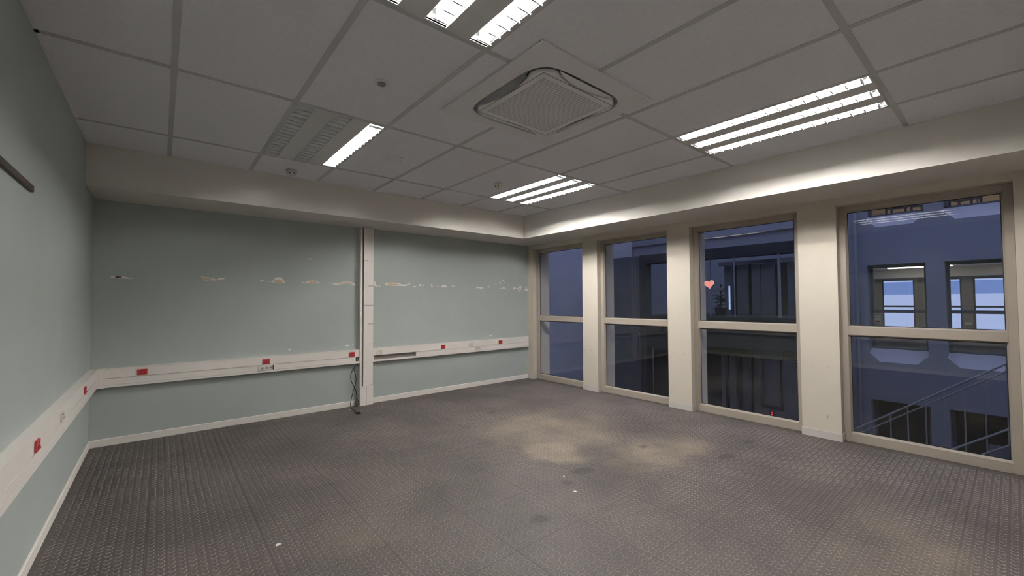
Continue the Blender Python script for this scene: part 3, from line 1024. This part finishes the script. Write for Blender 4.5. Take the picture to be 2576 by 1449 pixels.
patch([(3.640, 1.478), (3.665, 1.508), (3.710, 1.500), (3.765, 1.502), (3.785, 1.484), (3.740, 1.474), (3.700, 1.486), (3.665, 1.484)])
patch([(4.375, 1.478), (4.400, 1.510), (4.440, 1.506), (4.455, 1.490), (4.420, 1.484), (4.395, 1.466)])
patch([(4.470, 1.500), (4.500, 1.508), (4.530, 1.540), (4.560, 1.530), (4.555, 1.480), (4.525, 1.440), (4.495, 1.452), (4.485, 1.482)])
patch([(4.495, 1.495), (4.525, 1.505), (4.545, 1.490), (4.530, 1.460), (4.505, 1.465)], 'plaster', .0014, name='bare_patch')
patch([(4.630, 1.455), (4.660, 1.500), (4.668, 1.530), (4.685, 1.500), (4.700, 1.470), (4.695, 1.448), (4.660, 1.460)])
# dark batten on the left wall
bt = MB().box(XL, XL + 0.012, -1.35, 0.035, 1.795, 1.826).build('wall_batten', M['wood'], bevel=.002)
tag(bt, 'short dark brown strip fixed on the left wall at head height', 'wall strip')

# ================================================================== HEART STICKER AND FLOOR SCRAPS
hs = thing('heart_sticker', 'pink paper heart stuck on the upper glass of a window', 'sticker', (GX - .001, -0.620, 1.46))


def heart(s_):
    out = []
    for k in range(40):
        t = 2 * PI * k / 40
        x = 16 * math.sin(t) ** 3
        y = 13 * math.cos(t) - 5 * math.cos(2 * t) - 2 * math.cos(3 * t) - math.cos(4 * t)
        a = 0.10
        x, y = x * math.cos(a) - y * math.sin(a), x * math.sin(a) + y * math.cos(a)
        out.append((-0.620 - x / 32 * s_, 1.468 + y / 32 * s_))
    return out


MB().prism(heart(0.112), 'x', GX - 0.0012, GX - 0.0002).build('heart_edge', M['heartedge'], hs)
MB().prism(heart(0.098), 'x', GX - 0.0018, GX - 0.0012).build('heart_front', M['heart'], hs)
scr = [(2.239, -0.733, .010, 'tiny white paper scrap on the floor left of the dark stain'), (2.120, -0.950, .013, 'curled white paper scrap on the floor in front of the dark stain'),
       (2.589, 0.100, .010, 'tiny white paper scrap on the floor at the edge of the dusty patch'), (0.463, -0.351, .020, 'largest white paper scrap on the floor at lower left'),
       (2.066, 2.120, .010, 'tiny white paper scrap on the floor at the foot of the vertical duct'), (1.700, 2.215, .009, 'tiny white paper scrap on the floor under the hanging plug')]
for x, y, r, lab in scr:
    b = MB()
    pts = [(x + math.cos(2 * PI * k / 6) * r * random.uniform(.5, 1.2), y + math.sin(2 * PI * k / 6) * r * random.uniform(.4, .9)) for k in range(6)]
    hz = [0.0022 + random.uniform(0, .004) for _ in pts]
    n = 6
    b.add([(p[0], p[1], h) for p, h in zip(pts, hz)] + [(p[0], p[1], h + .001) for p, h in zip(pts, hz)] + [(x, y, .0035), (x, y, .0045)],
          [(k, (k + 1) % n, 12) for k in range(n)] + [(k + n, (k + 1) % n + n, 13) for k in range(n)] + [(k, (k + 1) % n, (k + 1) % n + n, k + n) for k in range(n)])
    tag(b.build('paper_scrap', M['paper']), lab, 'paper scrap', 'paper scraps on the rubber floor')

# ================================================================== OUTSIDE: COURTYARD AND OFFICES OPPOSITE
FZ = 3.31                     # floor to floor
GZ = -FZ * 2
TOPZ = 6.75
XF = 13.5                     # outer face of the building opposite
XB = 24.3                     # its far window wall
# our own facade continues above and below
of = MB().box(XW + .1, XO, YF - .15, YB + .15, GZ, -.30).box(XW, XO, YF - .15, YB + .15, H + .4, TOPZ).box(XW, XO, YB + .15, 9.0, GZ, TOPZ).box(XW, XO, -12, YF - .15, GZ, TOPZ)
of = of.build('wall_outside', M['concrete'])
tag(of, 'outer face of this building above and below the windows', 'wall', kind='structure')
gd = MB().box(XO, XF + .3, -12, 9, GZ - .3, GZ).build('ground', M['paving'])
tag(gd, 'dark paved courtyard floor far below the windows', 'paving', kind='structure')
ew = MB().box(XO, XF, 6.3, 6.6, GZ, TOPZ + 1).build('wall_courtyard', M['violet'])
tag(ew, 'plain pale rendered wall closing the far end of the courtyard', 'wall', kind='structure')
ew2 = MB().box(XO, XF, -12.3, -12, GZ, TOPZ).build('wall_courtyard', M['violet'])  # unseen end wall, added for its effect on the courtyard light
tag(ew2, 'unseen rendered wall added at the near end of the courtyard for its light', 'wall', kind='structure')

ob = thing('office_building', 'concrete office block across the courtyard with lit rooms', 'building', (XF, -2, GZ))
WB = [(-1.57 - 1.352 * k, -0.525 - 1.352 * k) for k in range(0, 6)]
Y0o, Y1o = -12.0, 8.0
for lev in (-2, -1, 0, 1):
    zb = lev * FZ
    MB().box(XF + .35, XB + .3, Y0o, Y1o, zb - 0.40, zb).build('floor_slab', M['carpet'], ob)
    MB().box(XF + .35, XB + .3, Y0o, Y1o, zb + 2.56, zb + 2.86).build('ceiling_slab', M['bulk'], ob)
MB().box(XF - .02, XB + .3, Y0o, Y1o, FZ * 2 - .35, TOPZ).build('roof', M['concrete'], ob)
MB().box(XF + .35, XB + .3, Y1o, Y1o + .2, GZ, TOPZ).box(XF + .35, XB + .3, Y0o - .2, Y0o, GZ, TOPZ).build('end_wall', M['exwall'], ob)
for lev in (-1, 0, 1):
    zb = lev * FZ
    # spandrel with splayed, chamfered sills under every window
    top = zb - 0.03
    loop = [(Y0o, zb - 1.17), (0.55, zb - 1.17), (0.55, top)]
    for (ya, yb_) in WB:
        loop += [(yb_, top), (yb_ - .19, zb - .235), (ya + .19, zb - .235), (ya, top)]
    loop += [(Y0o, top)]
    MB().prism(loop, 'x', XF, XF + .06).build('spandrel', M['concrete'], ob)
    MB().box(XF + .06, XF + .38, Y0o, .55, zb - 1.17, zb - .235).build('spandrel_back', M['concrete'], ob)
    for (ya, yb_) in WB:
        x1 = XF + .32
        z_s = zb + .085
        MB().add([(XF, yb_, top), (XF, yb_ - .19, zb - .235), (XF, ya + .19, zb - .235), (XF, ya, top), (x1, yb_, z_s), (x1, ya, z_s),
                  (x1, yb_, zb - .235), (x1, ya, zb - .235)],
                 [(1, 2, 5, 4), (0, 1, 4), (2, 3, 5), (4, 5, 7, 6), (1, 6, 7, 2)]).build('splayed_sill', M['violet'], ob)  # paler than the concrete: sky light on the slope put into the colour
    ends = [0.55] + [v for q in WB for v in (q[1], q[0])] + [Y0o]
    for k in range(0, len(ends), 2):
        MB().box(XF + .0, XF + .40, ends[k + 1], ends[k], top, zb + 2.142).build('pier', M['concrete'], ob)
    for (ya, yb_) in WB:
        f = MB()
        fx0, fx1 = XF + .30, XF + .36
        z0, z1 = zb + .06, zb + 2.142
        f.box(fx0, fx1, ya, ya + .06, z0, z1).box(fx0, fx1, yb_ - .06, yb_, z0, z1).box(fx0, fx1, ya, yb_, z1 - .07, z1).box(fx0, fx1, ya, yb_, z0, z0 + .05)
        f.box(fx0, fx1, ya, yb_, zb + .958, zb + 1.036)
        fo = f.build('window_frame', M['exframe'], ob)
        if lev >= 0:
            MB().box(fx0 + .03, fx0 + .036, ya + .05, yb_ - .05, z0 + .04, zb + .97).build('pane', M['glass'], fo)
            MB().box(fx0 + .03, fx0 + .036, ya + .05, yb_ - .05, zb + 1.02, z1 - .06).build('pane', M['glass'], fo)
# plain wall of that building to the left, behind the lift tower
MB().box(XF + .1, XF + .4, 0.55, 8.0, GZ, 3.3).box(XF, XF + .4, 0.55, 8.0, 3.3, TOPZ).build('plain_wall', M['concrete'], ob)
# far window wall of the same building on this level, with sky behind
FBAY = [(-0.17 - 1.355 * k, 0.875 - 1.355 * k) for k in range(-3, 7)]
bw_ = MB()
ed = [Y1o] + [v for q in FBAY for v in (q[1], q[0])] + [Y0o]
for lev in (0, 1):
    zb = lev * FZ
    for k in range(0, len(ed), 2):
        MB().box(XB, XB + .3, ed[k + 1], ed[k], zb, zb + 2.142).build('far_pier', M['exwall'] if lev == 0 else M['warm'], ob)
    MB().box(XB - .6, XB + .3, Y0o, Y1o, zb + 2.20, zb + 2.56).build('far_bulkhead', M['bulk'], ob)
    MB().box(XB, XB + .3, Y0o, Y1o, zb + 2.142, zb + 2.20).box(XB, XB + .3, Y0o, Y1o, zb - .45, zb + .10).build('far_spandrel', M['exwall'], ob)
for (ya, yb_) in FBAY:
    f = MB()
    f.box(XB + .05, XB + .1, ya, ya + .05, .08, 2.142).box(XB + .05, XB + .1, yb_ - .05, yb_, .08, 2.142).box(XB + .05, XB + .1, ya, yb_, 2.09, 2.142)
    f.box(XB + .05, XB + .1, ya, yb_, .958, 1.036).box(XB + .05, XB + .1, ya, yb_, .08, .13)
    f.build('far_window_frame', M['exframe'], ob)
MB().box(XF + 1.6, XF + 1.7, Y0o, Y1o, GZ, -.41).build('partition', M['panel2'], ob)  # added dark sheet: unlit depth behind the lower windows put into its colour
# upper storey: warm back partition
MB().box(19.4, 19.5, Y0o, Y1o, FZ, FZ + 2.56).build('partition', M['warm'], ob)
# lights inside (long ceiling panels)
for (px, py, lev, lab) in ((22.6, -0.5, 0, 'lit ceiling panel on the same floor of the offices opposite'), (22.6, -3.6, 0, 'second lit ceiling panel deeper in the offices opposite')):
    zb = lev * FZ + 2.56
    p = MB().box(px - .15, px + .15, py - .9, py + .9, zb - .03, zb).build('office_light', M['panel_on'])
    tag(p, lab, 'ceiling light')
p = MB().box(16.2, 16.8, -3.2, -0.4, FZ + 2.53, FZ + 2.56).build('office_light', M['panel_on'])
tag(p, 'warm lit ceiling panel on the upper floor of the offices opposite', 'ceiling light')
# outlet plates on the far piers
MB().box(XB - .03, XB, 0.94, 1.14, .50, .58).build('wall_plate', M['white'], ob)
MB().box(XB - .03, XB, 0.94, 1.22, .38, .48).build('wall_plate', M['white'], ob)
MB().box(XB - .03, XB, 0.94, 1.20, .28, .36).build('wall_plate', M['white'], ob)
MB().box(XB - .032, XB - .03, 0.96, 1.12, .29, .34).build('wall_plate', M['red'], ob)
MB().box(XB - .03, XB, -1.78, -1.58, .28, .38).build('wall_plate', M['white'], ob)
# half-lowered blue sunscreens in the far windows
for (ya, yb_) in FBAY:
    MB().box(XB + .02, XB + .023, ya + .02, yb_ - .02, 1.50, 2.03).build('roller_blind', M['blind'], ob)

# chairs and a cabinet in the upper room (dark against the warm wall)


def up_chair(x, y, rot, label):
    c = thing('office_chair', label, 'chair', (x, y, FZ), 'chairs in the upper room opposite')
    R = Matrix.Rotation(rot, 3, 'Z')
    def bx(x0, x1, y0, y1, z0, z1):
        b = MB().box(x0, x1, y0, y1, z0, z1)
        b.v = [tuple(R @ Vector(v) + Vector((x, y, FZ))) for v in b.v]
        return b
    bx(-.22, .22, -.22, .22, .42, .47).build('seat', M['panel2'], c)
    bx(-.22, -.18, -.21, .21, .52, .92).build('backrest', M['panel2'], c)
    for sx in (-.20, .20):
        for sy in (-.20, .20):
            bx(sx - .02, sx + .02, sy - .02, sy + .02, 0, .42 if sx > 0 else .55).build('leg', M['panel2'], c)


up_chair(15.0, -0.95, 0.4, 'dark chair at the left in the upper lit room opposite')
up_chair(15.2, -1.45, 2.2, 'dark chair beside the column in the upper lit room opposite')
up_chair(15.1, -2.15, 1.2, 'dark chair right of the column in the upper lit room opposite')
cab = thing('cabinet', 'brown cabinet in the upper lit room opposite', 'cabinet', (17.0, -2.0, FZ))
MB().box(16.8, 17.3, -2.30, -1.75, FZ, FZ + 1.1).build('body', M['wood'], cab)
MB().box(16.78, 16.8, -2.28, -1.77, FZ + .05, FZ + 1.08).build('door', M['warm'], cab)

# drain pipe on the facade
dp = thing('drain_pipe', 'grey drain pipe running down beside the offices opposite', 'pipe', (XF - .12, -0.30, GZ))
MB().cyl((XF - .12, -0.330, GZ), (XF - .12, -0.330, TOPZ - .2), .038, n=12).build('pipe', M['steelgrey'], dp, smooth=True)
for zz in (-2.4, 0.55, 0.86, 3.7):
    MB().lathe((XF - .12, -0.330, zz), [(.055, -.025), (.055, .025), (.04, .03)], 12).build('bracket', M['steelgrey'], dp)

# staircase railing in the courtyard
st = thing('stair_railing', 'thin metal stair railing climbing across the courtyard', 'railing', (9.0, -1.9, GZ))


def rail(x, ya, za, yb_, zb_, r, nm, ext=0.0):
    MB().cyl((x, ya, za), (x, yb_, zb_), r, n=8).build(nm, M['steelgrey'], st)


sl = (0.424 + 0.931) / (-2.827 + 1.043)
def zr(y): return -0.931 + (y + 1.043) * sl
rail(9.0, 0.2, zr(.2), -6.0, zr(-6.0), .014, 'handrail')
rail(9.0, 0.2, zr(.2) - .10, -6.0, zr(-6.0) - .10, .011, 'handrail')
rail(9.0, 0.2, zr(.2) - .90, -6.0, zr(-6.0) - .90, .014, 'bottom_rail')
rail(9.0, 0.2, zr(.2) - 1.12, -6.0, zr(-6.0) - 1.12, .012, 'bottom_rail')
yy = 0.1
while yy > -5.9:
    MB().box(8.992, 9.008, yy - .008, yy + .008, zr(yy) - 1.12, zr(yy)).build('baluster', M['steelgrey'], st)
    yy -= 0.205
stp = thing('staircase', 'dark concrete stair flight under the metal railing', 'staircase', (9.6, -1.9, GZ))
yy = 0.2
while yy > -6.0:
    MB().box(9.05, 10.2, yy - .27, yy, zr(yy) - 1.42, zr(yy) - 1.25).build('tread', M['darksteel'], stp)
    yy -= 0.25

# lift tower
XT = 11.0
lt = thing('lift_tower', 'dark steel and glass lift tower in the courtyard corner', 'lift tower', (XT + 1, 2, GZ))
MB().box(XT, XT + .35, 0.25, 4.35, 2.375, 2.64).build('front_beam', M['darksteel'], lt)
MB().box(XT, XT + .30, 4.14, 4.35, GZ, 2.375).build('column', M['darksteel'], lt)
MB().box(XT + .02, XT + .07, 0.62, 0.67, 0.86, 2.375).build('post', M['steelgrey'], lt)
MB().box(XT + .02, XT + .05, 1.63, 1.655, 0.86, 2.375).build('post', M['steelgrey'], lt)
MB().box(XT + .02, XT + .05, 2.24, 2.27, 0.86, 2.375).build('post', M['steelgrey'], lt)
MB().box(XT + 1.55, XT + 1.62, 0.4, 2.7, 2.28, 2.40).build('rear_beam', M['panel'], lt)
MB().add([(XT + .1, .66, 2.18), (XT + .1, .70, 2.18), (XT + 1.6, 2.62, 2.30), (XT + 1.6, 2.66, 2.30), (XT + .1, .66, 2.26), (XT + .1, .70, 2.26), (XT + 1.6, 2.62, 2.38), (XT + 1.6, 2.66, 2.38)],
         [(0, 1, 3, 2), (4, 6, 7, 5), (0, 4, 5, 1), (2, 3, 7, 6), (0, 2, 6, 4), (1, 5, 7, 3)]).build('roof_strut', M['panel'], lt)
MB().box(XT - .02, XT + 2.4, 0.30, 4.14, 0.80, 0.865).build('landing', M['darksteel'], lt)
MB().box(XT, XT + .06, 0.30, 4.14, -0.10, 0.80).build('parapet', M['panel2'], lt)
MB().box(XT, XT + .12, 0.30, 2.35, 0.52, 0.545).build('ledge', M['panel'], lt)
MB().box(XT, XT + .12, 1.07, 2.35, -0.10, 0.075).build('lower_beam', M['panel'], lt)
# vertical cladding panels behind the glass
pan = [(0.40, 0.70, 'panel2'), (0.70, 0.98, 'panel'), (0.98, 1.30, 'panel2'), (1.30, 1.62, 'panel'), (1.64, 1.86, 'panel'), (1.86, 1.98, 'panel2'), (1.98, 2.26, 'panel'), (2.26, 2.42, 'panel2'), (2.42, 2.60, 'panel')]
for ya, yb_, mm in pan:
    dx = 0.0 if mm == 'panel' else 0.10
    MB().box(XT + 1.70 + dx, XT + 1.78 + dx, ya, yb_, 0.865, 2.40).build('cladding_panel', M[mm], lt)
MB().box(XT + 1.66, XT + 1.69, 2.440, 2.475, 1.02, 1.70).build('glow_strip', M['glow'], lt)  # added glowing strip imitating a blue glow; no lamp is known there
for ya, yb_, mm in ((1.10, 1.32, 'panel'), (1.32, 1.42, 'panel2'), (1.42, 1.58, 'panel'), (1.58, 1.74, 'panel2'), (1.74, 1.90, 'panel'), (1.90, 2.0, 'panel2'), (2.0, 2.1, 'panel'), (2.1, 4.14, 'panel2')):
    dx = 0.0 if mm == 'panel' else 0.12
    MB().box(XT + .25 + dx, XT + .32 + dx, ya, yb_, GZ, -0.10).build('cladding_panel', M[mm], lt)
dr = MB().box(XT - .02, XT + .10, 0.60, 1.06, -1.26, -1.19).box(XT - .02, XT + .10, 0.60, 0.655, -1.19, 0.03).box(XT - .02, XT + .10, 1.015, 1.06, -1.19, 0.03) \
    .box(XT - .02, XT + .10, 0.60, 1.06, 0.03, 0.09).build('door_frame', M['panel2'], lt)
MB().box(XT + .04, XT + .07, 0.655, 1.015, -1.19, 0.03).build('door_leaf', M['panel'], dr)
MB().box(XT + .0, XT + .1, 0.3, 1.07, -3.3, -1.26).build('cladding_panel', M['panel'], lt)
MB().box(XT + .0, XT + .1, 0.3, .60, -1.26, .10).build('cladding_panel', M['panel'], lt)
ds = MB().box(XT - .02, XT, 0.80, 0.885, -1.46, -1.30).build('floor_display', M['black'], lt)


def seg(y0, y1, z0, z1):
    MB().box(XT - .024, XT - .02, y0, y1, z0, z1).build('display_digit', M['led'], ds)


sy0, sy1, sz0, szm, sz1 = 0.820, 0.856, -1.435, -1.385, -1.335
t_ = 0.010
seg(sy0, sy1, sz1 - t_, sz1); seg(sy0, sy1, szm - t_ / 2, szm + t_ / 2); seg(sy0, sy1, sz0, sz0 + t_)
seg(sy0, sy0 + t_, szm, sz1); seg(sy1 - t_, sy1, sz0, szm)
# grey side panel closing the tower on the left
MB().box(XT + .1, XT + .2, 4.35, 6.3, GZ, 2.64).build('side_panel', M['panel'], lt)
# plant behind the tower glass
pt = thing('potted_plant', 'dark leafy plant standing inside the lift tower landing', 'plant', (XT + .75, 2.30, 0.865))
MB().lathe((XT + .75, 2.30, 0.865), [(.12, 0), (.16, .22), (.15, .22)], 16).build('pot', M['panel2'], pt)
MB().cyl((XT + .75, 2.30, 1.05), (XT + .75, 2.30, 1.55), .015, .01, 8).build('stem', M['wood'], pt)
for k in range(34):
    t = random.uniform(0, 2 * PI); zz = random.uniform(1.08, 1.62); ln = random.uniform(.16, .34); up_ = random.uniform(-.1, .22)
    c = Vector((XT + .75, 2.30, zz)); d = Vector((math.cos(t), math.sin(t), 0)); s_ = Vector((-d.y, d.x, 0)) * random.uniform(.02, .035)
    p1 = c + d * ln * .5 + Vector((0, 0, up_ * .7)); p2 = c + d * ln + Vector((0, 0, up_ * .4))
    MB().add([c, p1 + s_, p2, p1 - s_, c + Vector((0, 0, .004)), p1 + s_ + Vector((0, 0, .006)), p2 + Vector((0, 0, .003)), p1 - s_ + Vector((0, 0, .006))],
             [(0, 1, 2, 3), (4, 7, 6, 5), (0, 4, 5, 1), (1, 5, 6, 2), (2, 6, 7, 3), (3, 7, 4, 0)]).build('leaf', M['leaf'], pt)
